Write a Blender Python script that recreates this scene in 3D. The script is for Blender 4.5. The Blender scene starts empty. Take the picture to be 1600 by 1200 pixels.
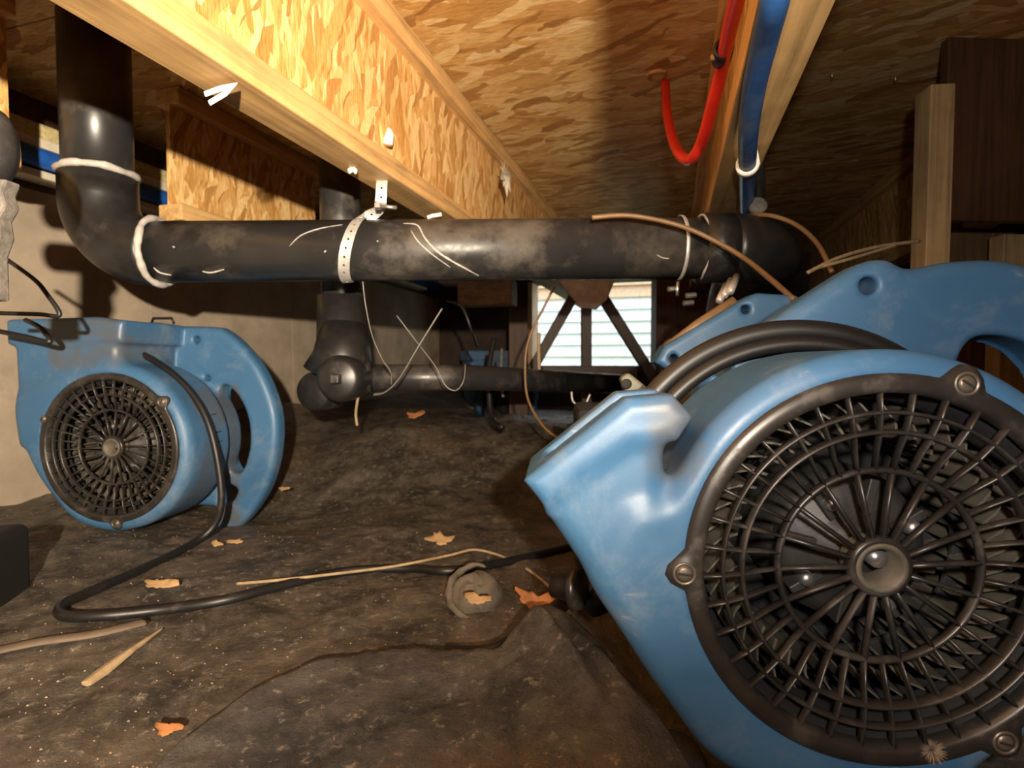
import bpy, math, random
import numpy as np
from mathutils import Vector, Matrix
random.seed(7)
rng = np.random.RandomState(11)
S = bpy.context.scene
COL = S.collection
PI = math.pi
# ------------------------------------------------------------------ camera
CAMZ = 0.33; F = 850.0; DEL = math.atan(35 / F)
cam_d = bpy.data.cameras.new('camera'); cam = bpy.data.objects.new('camera', cam_d); COL.objects.link(cam)
cam.location = (0, 0, CAMZ); cam.rotation_euler = (PI / 2 - DEL, 0, 0)
cam_d.sensor_width = 36; cam_d.lens = F / 1600 * 36; cam_d.clip_start = 0.02
cam_d.dof.use_dof = True; cam_d.dof.focus_distance = 0.5; cam_d.dof.aperture_fstop = 9
S.camera = cam
# ------------------------------------------------------------------ light
w = bpy.data.worlds.new('sky'); S.world = w; w.use_nodes = True
w.node_tree.nodes['Background'].inputs[0].default_value = (0.80, 0.90, 1.0, 1)
w.node_tree.nodes['Background'].inputs[1].default_value = 2.9
LPOS = Vector((0.07, -0.42, 0.46))
def spot(name, pos, target, energy, color, size, blend, radius):
    d = bpy.data.lights.new(name, 'SPOT'); o = bpy.data.objects.new(name, d); COL.objects.link(o)
    o.location = pos; o.rotation_euler = (Vector(target) - Vector(pos)).to_track_quat('-Z', 'Y').to_euler()
    d.energy = energy; d.color = color; d.spot_size = math.radians(size); d.spot_blend = blend; d.shadow_soft_size = radius
    return o
spot('work_light', LPOS, (-0.60, 0.60, 0.80), 285, (1.0, 0.84, 0.64), 112, 1.0, 0.012)
spot('fill_light', (0.0, -0.10, 0.42), (0.66, 0.60, 0.42), 17.0, (1.0, 0.93, 0.86), 112, 1.0, 0.015)  # fill added beside the camera to brighten the large blower and its handle
S.view_settings.view_transform = 'Standard'; S.view_settings.look = 'None'
S.view_settings.exposure = 0.0; S.view_settings.gamma = 1.0; S.view_settings.use_curve_mapping = False
# ------------------------------------------------------------------ helpers
TH = math.atan(250 / F); CT, ST = math.cos(TH), math.sin(TH)
def room(a, t, z=0.0): return Vector((a * CT + t * ST, -a * ST + t * CT, z))      # lateral / along the joists
def at(px, py, Y):                                                                # a sight line met at distance Y
    u = -(py - 600) / F; x = (px - 800) / F
    d = Vector((x, math.cos(DEL) + u * math.sin(DEL), -math.sin(DEL) + u * math.cos(DEL)))
    return Vector((0, 0, CAMZ)) + d * (Y / d.y)
def tag(o, label=None, cat=None, group=None, kind=None):
    if label: o['label'] = label
    if cat: o['category'] = cat
    if group: o['group'] = group
    if kind: o['kind'] = kind
    return o
def thing(name, label, cat, loc=(0, 0, 0), rz=0.0, group=None):
    o = bpy.data.objects.new(name, None); COL.objects.link(o); o.empty_display_size = 0.05
    o.location = loc; o.rotation_euler = (0, 0, rz)
    return tag(o, label, cat, group)
class MB:
    def __init__(s): s.v = []; s.f = []
    def add(s, vs, fs):
        n = len(s.v); s.v += [tuple(p) for p in vs]; s.f += [tuple(i + n for i in f) for f in fs]; return s
    def box(s, x0, x1, y0, y1, z0, z1, M=None):
        vs = [Vector((x, y, z)) for x in (x0, x1) for y in (y0, y1) for z in (z0, z1)]
        if M: vs = [M @ p for p in vs]
        return s.add(vs, [(0, 1, 3, 2), (4, 6, 7, 5), (0, 4, 5, 1), (2, 3, 7, 6), (0, 2, 6, 4), (1, 5, 7, 3)])
    def tube(s, pts, r, n=12, sq=(1, 1), closed=False, up=None, cap=True):
        pts = [Vector(p) for p in pts]; m = len(pts)
        rr = r if hasattr(r, '__len__') else [r] * m
        tans = []
        for i in range(m):
            a = pts[(i - 1) % m] if (closed or i > 0) else pts[i]
            b = pts[(i + 1) % m] if (closed or i < m - 1) else pts[i]
            tans.append((b - a).normalized())
        u = Vector(up) if up else (Vector((0, 0, 1)) if abs(tans[0].z) < 0.9 else Vector((1, 0, 0)))
        vs = []
        for i in range(m):
            t = tans[i]; u = (Vector(up) if up else u); u = (u - t * u.dot(t)).normalized(); w_ = t.cross(u)
            for k in range(n):
                an = 2 * PI * k / n
                vs.append(pts[i] + (u * math.cos(an) * sq[0] + w_ * math.sin(an) * sq[1]) * rr[i])
        fs = []
        for i in range(m if closed else m - 1):
            j = (i + 1) % m
            for k in range(n):
                l = (k + 1) % n; fs.append((i * n + k, i * n + l, j * n + l, j * n + k))
        if cap and not closed: fs += [tuple(range(n - 1, -1, -1)), tuple((m - 1) * n + k for k in range(n))]
        return s.add(vs, fs)
    def lathe(s, prof, c, ax, n=24, rf=None, cap=False):
        ax = Vector(ax).normalized(); c = Vector(c)
        u = ax.orthogonal().normalized(); v = ax.cross(u); m = len(prof); vs = []
        for (r, h) in prof:
            for k in range(n):
                a = 2 * PI * k / n
                vs.append(c + ax * h + (u * math.cos(a) + v * math.sin(a)) * r)
        fs = [(i * n + k, i * n + (k + 1) % n, (i + 1) * n + (k + 1) % n, (i + 1) * n + k) for i in range(m - 1) for k in range(n)]
        if cap: fs += [tuple(range(n - 1, -1, -1)), tuple((m - 1) * n + k for k in range(n))]
        return s.add(vs, fs)
    def prism(s, poly, y0, y1, M=None):            # polygon in x-z pushed along y
        n = len(poly); vs = [Vector((x, y, z)) for y in (y0, y1) for x, z in poly]
        if M: vs = [M @ p for p in vs]
        return s.add(vs, [tuple(range(n)), tuple(range(2 * n - 1, n - 1, -1))] + [(i, i + n, (i + 1) % n + n, (i + 1) % n) for i in range(n)])
    def build(s, name, mat, parent=None, smooth=False, bevel=0, world=True, seg=2, origin=None):
        off = Vector((0, 0, 0))
        if parent is not None and world:
            p = parent; off = Vector((0, 0, 0))
            while p is not None: off += p.location; p = p.parent
        elif parent is None and origin is None and world:
            A = np.array([tuple(p) for p in s.v]); off = Vector(((A[:, 0].min() + A[:, 0].max()) / 2, (A[:, 1].min() + A[:, 1].max()) / 2, A[:, 2].min()))
        elif origin is not None: off = Vector(origin)
        me = bpy.data.meshes.new(name); me.from_pydata([tuple(Vector(p) - off) for p in s.v], [], s.f); me.update()
        import bmesh
        bm = bmesh.new(); bm.from_mesh(me); bmesh.ops.recalc_face_normals(bm, faces=bm.faces); bm.to_mesh(me); bm.free()
        if smooth: me.shade_smooth()
        me.materials.append(mat)
        o = bpy.data.objects.new(name, me); COL.objects.link(o)
        if parent is not None: o.parent = parent
        else: o.location = off
        if bevel:
            b = o.modifiers.new('bevel', 'BEVEL'); b.width = bevel; b.segments = seg; b.limit_method = 'ANGLE'; b.angle_limit = 0.7
        return o
def spline(P, n=8, closed=False):
    P = [Vector(p) for p in P]; m = len(P); out = []
    for i in range(m if closed else m - 1):
        g = (lambda k: P[k % m]) if closed else (lambda k: P[min(max(k, 0), m - 1)])
        a, b, c, d = g(i - 1), g(i), g(i + 1), g(i + 2)
        for q in range(n):
            t = q / n
            out.append(0.5 * ((2 * b) + (c - a) * t + (2 * a - 5 * b + 4 * c - d) * t * t + (3 * b - a - 3 * c + d) * t ** 3))
    if not closed: out.append(P[-1])
    return out
# ------------------------------------------------------------------ materials
def new_mat(name):
    m = bpy.data.materials.new(name); m.use_nodes = True; nt = m.node_tree
    return m, nt, nt.nodes['Principled BSDF']
def N(nt, typ, **kw):
    n = nt.nodes.new(typ)
    for k, v in kw.items():
        if k.startswith('_'): setattr(n, k[1:], v)
        else: n.inputs[k].default_value = v
    return n
def ramp(nt, fac, stops):
    r = nt.nodes.new('ShaderNodeValToRGB'); e = r.color_ramp.elements
    while len(e) < len(stops): e.new(0.5)
    for i, (p, c) in enumerate(stops): e[i].position = p; e[i].color = (*c, 1) if len(c) == 3 else c
    nt.links.new(fac, r.inputs[0]); return r.outputs[0]
def mixc(nt, fac, a, b, mode='MIX'):
    m = nt.nodes.new('ShaderNodeMix'); m.data_type = 'RGBA'; m.blend_type = mode
    for s_, v in ((0, fac), (6, a), (7, b)):
        if isinstance(v, (int, float)): m.inputs[s_].default_value = v
        elif isinstance(v, tuple): m.inputs[s_].default_value = (*v, 1)
        else: nt.links.new(v, m.inputs[s_])
    return m.outputs[2]
def coords(nt, scale=(1, 1, 1), rot=(0, 0, 0)):
    tc = nt.nodes.new('ShaderNodeTexCoord'); mp = nt.nodes.new('ShaderNodeMapping')
    mp.inputs['Scale'].default_value = scale; mp.inputs['Rotation'].default_value = rot
    nt.links.new(tc.outputs['Object'], mp.inputs[0]); return mp.outputs[0]
def bump(nt, b, h, strength, dist):
    n = N(nt, 'ShaderNodeBump', Strength=strength, Distance=dist); nt.links.new(h, n.inputs['Height']); nt.links.new(n.outputs[0], b.inputs['Normal'])
def noise(nt, vec, scale, detail=4, rough=.6, dist=0.0):
    n = N(nt, 'ShaderNodeTexNoise', Scale=scale, Detail=detail, Roughness=rough, Distortion=dist); nt.links.new(vec, n.inputs['Vector']); return n
def plain(name, col, rough=.6, metal=0.0, var=.25, scale=30, dirt=None, dirt_amt=.5, dscale=12, bmp=.1, bdist=.001, spec=.5):
    m, nt, b = new_mat(name); v = coords(nt)
    n = noise(nt, v, scale)
    lo = tuple(c * (1 - var) for c in col); hi = tuple(min(1, c * (1 + var)) for c in col)
    c = ramp(nt, n.outputs[0], [(.3, lo), (.7, hi)])
    b.inputs['Roughness'].default_value = rough; b.inputs['Metallic'].default_value = metal; b.inputs['Specular IOR Level'].default_value = spec
    if dirt:
        n2 = noise(nt, v, dscale, 6, .7)
        f = ramp(nt, n2.outputs[0], [(dirt_amt, (0, 0, 0)), (min(1, dirt_amt + .18), (1, 1, 1))])
        c = mixc(nt, f, c, dirt)
        rr = ramp(nt, f, [(0, (rough,) * 3), (1, (min(1, rough + .35),) * 3)]); nt.links.new(rr, b.inputs['Roughness'])
    nt.links.new(c, b.inputs['Base Color'])
    if bmp: bump(nt, b, n.outputs[0], bmp, bdist)
    return m
def osb(name, along, tone=1.0, warm=1.0):
    """oriented strand board: three crossing layers of long flat strands; 'along' picks the strand axis"""
    m, nt, b = new_mat(name); cols = []; 
    for i, (rotd, off) in enumerate(((7, 0), (-16, 3.3), (24, 7.7))):
        r = math.radians(rotd)
        sc = {'x': (9, 44, 44), 'y': (44, 9, 44), 'z': (64, 64, 8)}[along]
        rot = {'x': (0, r * .3, r), 'y': (r * .3, 0, r), 'z': (r, r * .3, 0)}[along]
        tc = nt.nodes.new('ShaderNodeTexCoord'); m1 = nt.nodes.new('ShaderNodeMapping'); m1.inputs['Rotation'].default_value = rot
        m1.inputs['Location'].default_value = (off, off * .7, off * 1.3)
        nt.links.new(tc.outputs['Object'], m1.inputs[0])
        nd = noise(nt, m1.outputs[0], 9, 2, .5)
        vm = nt.nodes.new('ShaderNodeVectorMath'); vm.operation = 'MULTIPLY_ADD'; vm.inputs[1].default_value = (.05, .05, .05)
        nt.links.new(nd.outputs['Color'], vm.inputs[0]); nt.links.new(m1.outputs[0], vm.inputs[2])
        m2 = nt.nodes.new('ShaderNodeMapping'); m2.inputs['Scale'].default_value = sc; nt.links.new(vm.outputs[0], m2.inputs[0])
        vo = N(nt, 'ShaderNodeTexVoronoi', Scale=1.0, Randomness=1.0); nt.links.new(m2.outputs[0], vo.inputs['Vector'])
        sep = nt.nodes.new('ShaderNodeSeparateColor'); nt.links.new(vo.outputs['Color'], sep.inputs[0]); cols.append((sep, vo))
    k = tone
    c1 = ramp(nt, cols[0][0].outputs[0], [(0, (.40 * k, .20 * k, .055 * k)), (.35, (.58 * k, .34 * k, .115 * k)), (.7, (.70 * k, .46 * k, .19 * k)), (1, (.80 * k, .60 * k, .32 * k))])
    c2 = ramp(nt, cols[1][0].outputs[1], [(0, (.45 * k, .23 * k, .06 * k)), (.5, (.64 * k, .38 * k, .13 * k)), (1, (.76 * k, .53 * k, .25 * k))])
    c3 = ramp(nt, cols[2][0].outputs[2], [(0, (.34 * k, .16 * k, .045 * k)), (.5, (.60 * k, .35 * k, .12 * k)), (1, (.78 * k, .58 * k, .28 * k))])
    pick1 = ramp(nt, cols[1][0].outputs[0], [(.48, (0, 0, 0)), (.5, (1, 1, 1))])
    pick2 = ramp(nt, cols[2][0].outputs[0], [(.62, (0, 0, 0)), (.64, (1, 1, 1))])
    c = mixc(nt, pick1, c1, c2); c = mixc(nt, pick2, c, c3)
    fn = noise(nt, coords(nt, {'x': (1, 9, 9), 'y': (9, 1, 9), 'z': (9, 9, 1)}[along]), 40, 5, .65)
    g = ramp(nt, fn.outputs[0], [(.35, (.62, .52, .42)), (.60, (1, 1, 1))]); c = mixc(nt, .9, c, g, 'MULTIPLY')
    nt.links.new(c, b.inputs['Base Color']); b.inputs['Roughness'].default_value = .62; b.inputs['Specular IOR Level'].default_value = .35
    hh = mixc(nt, pick1, cols[0][0].outputs[1], cols[1][0].outputs[2]); hh = mixc(nt, pick2, hh, cols[2][0].outputs[1]); hh = mixc(nt, .3, hh, fn.outputs[0])
    bump(nt, b, hh, .55, .0016)
    return m
def lumber(name, along, col=(.62, .36, .14), tone=1.0):
    m, nt, b = new_mat(name)
    v = coords(nt, {'x': (1.2, 30, 30), 'y': (30, 1.2, 30), 'z': (30, 30, 1.2)}[along])
    n = noise(nt, v, 2.2, 5, .6, .8)
    c = ramp(nt, n.outputs[0], [(.3, tuple(x * .55 * tone for x in col)), (.48, tuple(x * .9 * tone for x in col)), (.62, tuple(min(1, x * 1.12 * tone) for x in col))])
    n2 = noise(nt, coords(nt), 14, 4); g = ramp(nt, n2.outputs[0], [(.35, (.75, .72, .68)), (.6, (1, 1, 1))]); c = mixc(nt, .7, c, g, 'MULTIPLY')
    nt.links.new(c, b.inputs['Base Color']); b.inputs['Roughness'].default_value = .6
    bump(nt, b, n.outputs[0], .35, .001); return m
def blue_plastic(name):
    m, nt, b = new_mat(name); v = coords(nt)
    base = ramp(nt, noise(nt, v, 5, 3).outputs[0], [(.3, (.034, .102, .205)), (.7, (.045, .128, .245))])
    # pale scuffs: thin scratched streaks plus dusty rubbed patches
    s1 = noise(nt, coords(nt, (1, 1, 1), (.4, .6, .9)), 9, 8, .72, .3)
    f1 = ramp(nt, s1.outputs[0], [(.50, (0, 0, 0)), (.70, (1, 1, 1))])
    s2 = noise(nt, coords(nt, (14, 90, 60), (.3, .5, .7)), 1.6, 3, .6, .5)
    f2 = ramp(nt, s2.outputs[0], [(.64, (0, 0, 0)), (.70, (1, 1, 1))])
    c = mixc(nt, mixc(nt, .30, (0, 0, 0), f1), base, (.28, .30, .31))
    c = mixc(nt, mixc(nt, .45, (0, 0, 0), mixc(nt, 1.0, f2, f1, 'MULTIPLY')), c, (.42, .38, .30))
    at_ = nt.nodes.new('ShaderNodeAttribute'); at_.attribute_name = 'wear'
    ws = noise(nt, coords(nt, (26, 90, 60), (.2, .9, .4)), 1.0, 7, .75, .5)
    ws2 = noise(nt, coords(nt, (1, 1, 1), (.2, .9, .4)), 11, 5, .6, .4)
    wm = mixc(nt, .30, mixc(nt, .5, ws.outputs[0], ws2.outputs[0]), at_.outputs['Fac']); wf_ = ramp(nt, wm, [(.53, (0, 0, 0)), (.66, (.9,) * 3)])
    wf_ = mixc(nt, 1.0, wf_, ramp(nt, at_.outputs['Fac'], [(.05, (0, 0, 0)), (.3, (1, 1, 1))]), 'MULTIPLY')
    c = mixc(nt, wf_, c, (.075, .085, .10))
    nt.links.new(c, b.inputs['Base Color'])
    rr = ramp(nt, s1.outputs[0], [(.35, (.40,) * 3), (.7, (.62,) * 3)]); nt.links.new(rr, b.inputs['Roughness'])
    fine = noise(nt, v, 260, 3, .6); bump(nt, b, fine.outputs[0], .12, .0006); return m
def sheet_plastic(name, col=(.034, .029, .024), dust=(.145, .118, .088), amt=.49):
    m, nt, b = new_mat(name); v = coords(nt)
    n1 = noise(nt, v, 11, 10, .78, .25); n2 = noise(nt, v, 70, 8, .8, .2); n3 = noise(nt, v, 2.3, 4, .6)
    f = ramp(nt, n1.outputs[0], [(amt - .09, (0, 0, 0)), (amt + .12, (1, 1, 1))])
    c = mixc(nt, f, col, dust)
    c = mixc(nt, ramp(nt, n3.outputs[0], [(.52, (0, 0, 0)), (.66, (.75,) * 3)]), c, (.12, .075, .038))
    sp = ramp(nt, n2.outputs[0], [(.56, (0, 0, 0)), (.66, (1, 1, 1))])
    c = mixc(nt, mixc(nt, .7, (0, 0, 0), sp), c, (.38, .33, .26))
    nt.links.new(c, b.inputs['Base Color'])
    rr = ramp(nt, n2.outputs[0], [(.38, (.20,) * 3), (.60, (.62,) * 3)]); nt.links.new(rr, b.inputs['Roughness'])
    rg = N(nt, 'ShaderNodeTexNoise', _noise_type='RIDGED_MULTIFRACTAL', Scale=10, Detail=5, Roughness=.6, Distortion=.3); nt.links.new(v, rg.inputs['Vector'])
    rg2 = ramp(nt, rg.outputs[0], [(0, (0, 0, 0)), (.9, (1, 1, 1))])
    h = mixc(nt, .45, n1.outputs[0], n2.outputs[0]); h = mixc(nt, .35, h, rg2); bump(nt, b, h, .9, .014); return m
M = {}
M['blue'] = blue_plastic('blue_plastic')
M['osb_web'] = osb('osb_web', 'z', 1.22); M['osb_deck'] = osb('osb_deck', 'x', .95)
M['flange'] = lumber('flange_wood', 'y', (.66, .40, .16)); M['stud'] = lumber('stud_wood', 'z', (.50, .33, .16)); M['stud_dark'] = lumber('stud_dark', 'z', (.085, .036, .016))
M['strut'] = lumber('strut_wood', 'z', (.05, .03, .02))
M['sheet'] = sheet_plastic('floor_plastic'); M['sheet2'] = sheet_plastic('front_plastic', (.036, .035, .036), (.115, .102, .09), .50)
M['abs'] = plain('black_abs', (.022, .021, .021), .33, var=.3, scale=8, dirt=(.085, .072, .058), dirt_amt=.50, dscale=7)
M['abs_dark'] = plain('black_fitting', (.015, .014, .014), .38, var=.3, dirt=(.05, .042, .035), dirt_amt=.58)
M['wire'] = plain('dull_wire', (.24, .22, .19), .5, .3)
M['strap'] = plain('brown_strap', (.13, .095, .065), .8)
M['rubber'] = plain('black_rubber', (.010, .009, .009), .44, var=.2, dirt=(.045, .035, .026), dirt_amt=.62, dscale=25)
M['grille'] = plain('grille_plastic', (.023, .0195, .017), .34, var=.3, dirt=(.052, .043, .035), dirt_amt=.52, dscale=30)
M['screw'] = plain('dull_screw', (.16, .13, .10), .42, .6)
M['imp'] = plain('impeller_plastic', (.10, .083, .06), .6, var=.4, dirt=(.04, .06, .045), dirt_amt=.55, dscale=25)
M['motor'] = plain('motor_metal', (.055, .048, .042), .5, .4, var=.3, dirt=(.03, .025, .02), dirt_amt=.5, dscale=20)
M['dark'] = plain('inner_dark', (.010, .009, .008), .8)
M['black'] = plain('black_case_mat', (.004, .003, .003), .7)
M['steel'] = plain('steel', (.55, .53, .50), .32, .9, var=.2)
M['zinc'] = plain('zinc_strap', (.62, .60, .56), .45, .55, var=.15, scale=60)
M['zincd'] = plain('dusty_bracket', (.48, .45, .46), .6, .2)
M['white'] = plain('white_plastic', (.78, .75, .70), .5, var=.1)
M['glue'] = plain('pale_cement', (.40, .37, .335), .6, var=.25, scale=50, bmp=.5)
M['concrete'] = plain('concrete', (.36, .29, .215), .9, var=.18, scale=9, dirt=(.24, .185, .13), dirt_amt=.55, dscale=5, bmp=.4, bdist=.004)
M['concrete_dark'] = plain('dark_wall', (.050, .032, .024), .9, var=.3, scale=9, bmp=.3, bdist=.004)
M['red'] = plain('red_pex', (.62, .022, .010), .34, var=.12)
M['bluepex'] = plain('blue_pex', (.022, .075, .22), .36, var=.2, dirt=(.07, .09, .11), dirt_amt=.50, dscale=14)
M['bluepipe'] = plain('blue_pipe', (.015, .085, .36), .4, var=.2)
M['insul'] = plain('yellow_insulation', (.50, .42, .20), .95, var=.25, scale=80, bmp=.8, bdist=.004)
M['foil'] = plain('pale_facing', (.60, .54, .42), .7, var=.15)
M['cable'] = plain('brown_cable', (.20, .115, .05), .5, var=.2)
M['straw'] = plain('straw', (.33, .24, .135), .8, var=.25, scale=60)
M['leaf'] = plain('dry_leaf', (.38, .15, .045), .75, var=.35, scale=60, bmp=.4)
M['leaf2'] = plain('pale_leaf', (.34, .21, .095), .75, var=.3, scale=60, bmp=.4)
M['dust'] = plain('dust_fluff', (.26, .19, .13), .95)
M['rock'] = plain('dusty_stone', (.12, .10, .076), .85, var=.35, scale=30, dirt=(.06, .05, .04), dirt_amt=.5, dscale=30, bmp=.8, bdist=.004)
M['olive'] = plain('olive_plastic', (.13, .13, .085), .5, var=.2, dirt=(.2, .18, .12), dirt_amt=.55)
M['scuff'] = plain('scuffed_grey', (.24, .25, .25), .6, var=.25, scale=40, dirt=(.15, .23, .33), dirt_amt=.50, dscale=18)
M['siding'] = plain('white_siding', (.80, .82, .84), .6, var=.05)
M['siding_tan'] = plain('tan_board', (.62, .42, .26), .7, var=.15)
M['ground_out'] = plain('outside_ground', (.35, .38, .14), .9, var=.4, scale=12)
M['greycloth'] = plain('grey_fabric', (.13, .115, .10), .95, var=.4, scale=60, bmp=.8, bdist=.003)
# ------------------------------------------------------------------ numpy noise
TAB = rng.rand(257, 257)
def vnoise(x, y):
    xi = np.floor(x).astype(int); yi = np.floor(y).astype(int); fx = x - xi; fy = y - yi
    fx = fx * fx * (3 - 2 * fx); fy = fy * fy * (3 - 2 * fy); a = xi % 256; b = yi % 256
    return (TAB[a, b] * (1 - fx) + TAB[a + 1, b] * fx) * (1 - fy) + (TAB[a, b + 1] * (1 - fx) + TAB[a + 1, b + 1] * fx) * fy
def fbm(x, y, o=4, ridge=False):
    s = 0; am = .5
    for i in range(o):
        n = vnoise(x * 2 ** i + i * 17.3, y * 2 ** i + i * 9.1)
        s = s + am * ((1 - np.abs(2 * n - 1)) if ridge else n); am *= .5
    return s
def sstep(a, b, x): t = np.clip((x - a) / (b - a), 0, 1); return t * t * (3 - 2 * t)
def floor_z(X, Y, detail=True):
    X = np.asarray(X, float); Y = np.asarray(Y, float)
    a = X * CT - Y * ST
    z = -.045 * np.exp(-((X + .56) ** 2 + (Y - 1.30) ** 2) / .05) + .135 * sstep(1.25, 1.75, Y) * (1 - .7 * sstep(1.95, 2.3, Y)) * (.35 + .65 * sstep(-.75, -.3, X)) + .13 * sstep(-.95, -1.45, a) * sstep(1.3, 2.1, Y)
    z = z - .16 * np.exp(-((X - .20) ** 2 / .010 + (Y - .62) ** 2 / .03))
    if detail:
        wx = X + .12 * fbm(X * 5, Y * 5, 2); wy = Y + .12 * fbm(X * 5 + 40, Y * 5 + 11, 2)
        z = z + .024 * (fbm(wx * 4, wy * 4, 3) - .45) + .020 * (fbm(wx * 9 + 3, wy * 9, 3, True) - .55) + .007 * (fbm(wx * 30, wy * 30, 3, True) - .55)
    return z
def fl(px, py, dz=0.0):                      # the floor point met by a sight line
    Y = CAMZ * F / max(py - 565, 20)
    for _ in range(12):
        p = at(px, py, Y); zf = float(floor_z(p.x, p.y)) + dz; Y = (CAMZ - zf) / ((CAMZ - p.z) / Y)
    return at(px, py, Y)
# ------------------------------------------------------------------ signed distance shapes
def sd_poly(P, X, Z):
    P = np.array(P, float); d = np.full(X.shape, 1e9); s = np.ones(X.shape); n = len(P); j = n - 1
    for i in range(n):
        e = P[j] - P[i]; wx = X - P[i, 0]; wz = Z - P[i, 1]
        t = np.clip((wx * e[0] + wz * e[1]) / (e @ e + 1e-12), 0, 1)
        d = np.minimum(d, (wx - e[0] * t) ** 2 + (wz - e[1] * t) ** 2)
        c1 = Z >= P[i, 1]; c2 = Z < P[j, 1]; c3 = e[0] * wz > e[1] * wx
        s = np.where((c1 & c2 & c3) | (~c1 & ~c2 & ~c3), -s, s); j = i
    return s * np.sqrt(d)
def extr(d2, Y, y0, y1, r):
    c = (y0 + y1) / 2; h = (y1 - y0) / 2 - r; a = d2[:, None, :] + r; b = (np.abs(Y - c) - h)[None, :, None] + 0 * a
    return np.minimum(np.maximum(a, b), 0) + np.sqrt(np.maximum(a, 0) ** 2 + np.maximum(b, 0) ** 2) - r
def smin(a, b, k): h = np.maximum(k - np.abs(a - b), 0) / k; return np.minimum(a, b) - h * h * k * .25
def smax(a, b, k): return -smin(-a, -b, k)
def nets(d, org, h):
    nx, ny, nz = d.shape; ins = d < 0; cs = (nx - 1, ny - 1, nz - 1)
    acc = np.zeros(cs + (3,), np.float32); cnt = np.zeros(cs, np.int8)
    sl = lambda o, n: slice(o, n - 1 + o)
    C = [(i, j, k) for i in (0, 1) for j in (0, 1) for k in (0, 1)]
    for p in C:
        for ax in range(3):
            if p[ax]: continue
            q = list(p); q[ax] = 1
            a = d[sl(p[0], nx), sl(p[1], ny), sl(p[2], nz)]; b = d[sl(q[0], nx), sl(q[1], ny), sl(q[2], nz)]
            mk = (a < 0) != (b < 0); I = np.nonzero(mk); av = a[I]; bv = b[I]; t = av / (av - bv)
            for c in range(3): acc[I[0], I[1], I[2], c] += (t if c == ax else p[c])
            cnt[I] += 1
    I = np.nonzero(cnt); idx = np.full(cs, -1, np.int32); idx[I] = np.arange(len(I[0]))
    V = (np.stack(I, 1) + acc[I] / cnt[I][:, None]) * h + np.array(org); Fs = []
    for ax in range(3):
        u, v = [(1, 2), (2, 0), (0, 1)][ax]
        s0 = [slice(None)] * 3; s1 = [slice(None)] * 3; s0[ax] = slice(0, -1); s1[ax] = slice(1, None)
        a = ins[tuple(s0)]; b = ins[tuple(s1)]; J = np.argwhere(a != b)
        ok = (J[:, u] > 0) & (J[:, v] > 0) & (J[:, u] < cs[u]) & (J[:, v] < cs[v]); J = J[ok]
        def g(du, dv):
            K = J.copy(); K[:, u] += du; K[:, v] += dv; return idx[K[:, 0], K[:, 1], K[:, 2]]
        Q = np.stack([g(-1, -1), g(0, -1), g(0, 0), g(-1, 0)], 1); flip = ~a[J[:, 0], J[:, 1], J[:, 2]]
        Q[flip] = Q[flip][:, ::-1]; Fs.append(Q)
    return V, np.concatenate(Fs)
def sdf_mesh(name, fn, lo, hi, h, mat, parent):
    ax = [np.arange(lo[i], hi[i] + h, h) for i in range(3)]
    d = fn(ax[0], ax[1], ax[2]); V, Q = nets(d.astype(np.float32), lo, h)
    me = bpy.data.meshes.new(name); me.from_pydata(V.tolist(), [], Q.tolist()); me.update(); me.shade_smooth(); me.materials.append(mat)
    o = bpy.data.objects.new(name, me); COL.objects.link(o); o.parent = parent; return o
def sp2(P, n=6): return [(p.x, p.y) for p in spline([(x, z, 0) for x, z in P], n, True)]
# ================================================================== SETTING
RZ = -TH
def rbox(name, a0, a1, t0, t1, z0, z1, mat, parent=None, bevel=0):
    mb = MB().box(a0, a1, t0, t1, z0, z1)
    o = mb.build(name, mat, parent, world=False, bevel=bevel)
    if parent is None: o.rotation_euler = (0, 0, RZ)
    return o
ZC = CAMZ + .629; ZB = CAMZ + .327
TF = 3.3                                             # far wall
def deck():
    mb = MB()
    mb.box(-1.47, 2.3, -1.6, TF, ZC, ZC + .02)
    return mb
c_ = rbox('ceiling', -1.52, 2.4, -1.7, TF + .2, ZC + .021, ZC + .10, M['dark']); tag(c_, 'subfloor of strand board panels above the crawlspace', kind='structure')
for i, (t0, t1) in enumerate(((-1.7, -.48), (-.476, .742), (.746, 1.96), (1.964, 3.5))):
    for j, (a0, a1) in enumerate(((-1.52, 2.4),)):
        rbox('strand_board_panel', a0, a1, t0, t1, ZC, ZC + .0205, M['osb_deck'], c_)
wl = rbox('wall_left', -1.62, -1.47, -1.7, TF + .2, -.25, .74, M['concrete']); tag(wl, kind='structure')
for k in range(4):                                    # formwork lines standing proud
    rbox('form_line', -1.4715, -1.468, .62 + k * .62, .623 + k * .62, -.2, .738, M['concrete'], wl)
rj = rbox('trim_1', -1.58, -1.47, -1.7, TF + .2, .741, ZC + .02, M['stud_dark']); tag(rj, kind='structure')
wf = MB()
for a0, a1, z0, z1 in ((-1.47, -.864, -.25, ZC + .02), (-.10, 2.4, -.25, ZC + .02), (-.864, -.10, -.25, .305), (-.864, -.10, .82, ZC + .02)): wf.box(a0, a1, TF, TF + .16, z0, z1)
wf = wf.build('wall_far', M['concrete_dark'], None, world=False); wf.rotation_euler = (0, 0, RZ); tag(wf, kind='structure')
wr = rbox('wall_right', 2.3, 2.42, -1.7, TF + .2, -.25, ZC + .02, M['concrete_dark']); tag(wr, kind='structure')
wb = rbox('wall_back', -1.5, 2.4, -1.75, -1.6, -.25, ZC + .02, M['concrete_dark']); tag(wb, kind='structure')
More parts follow.
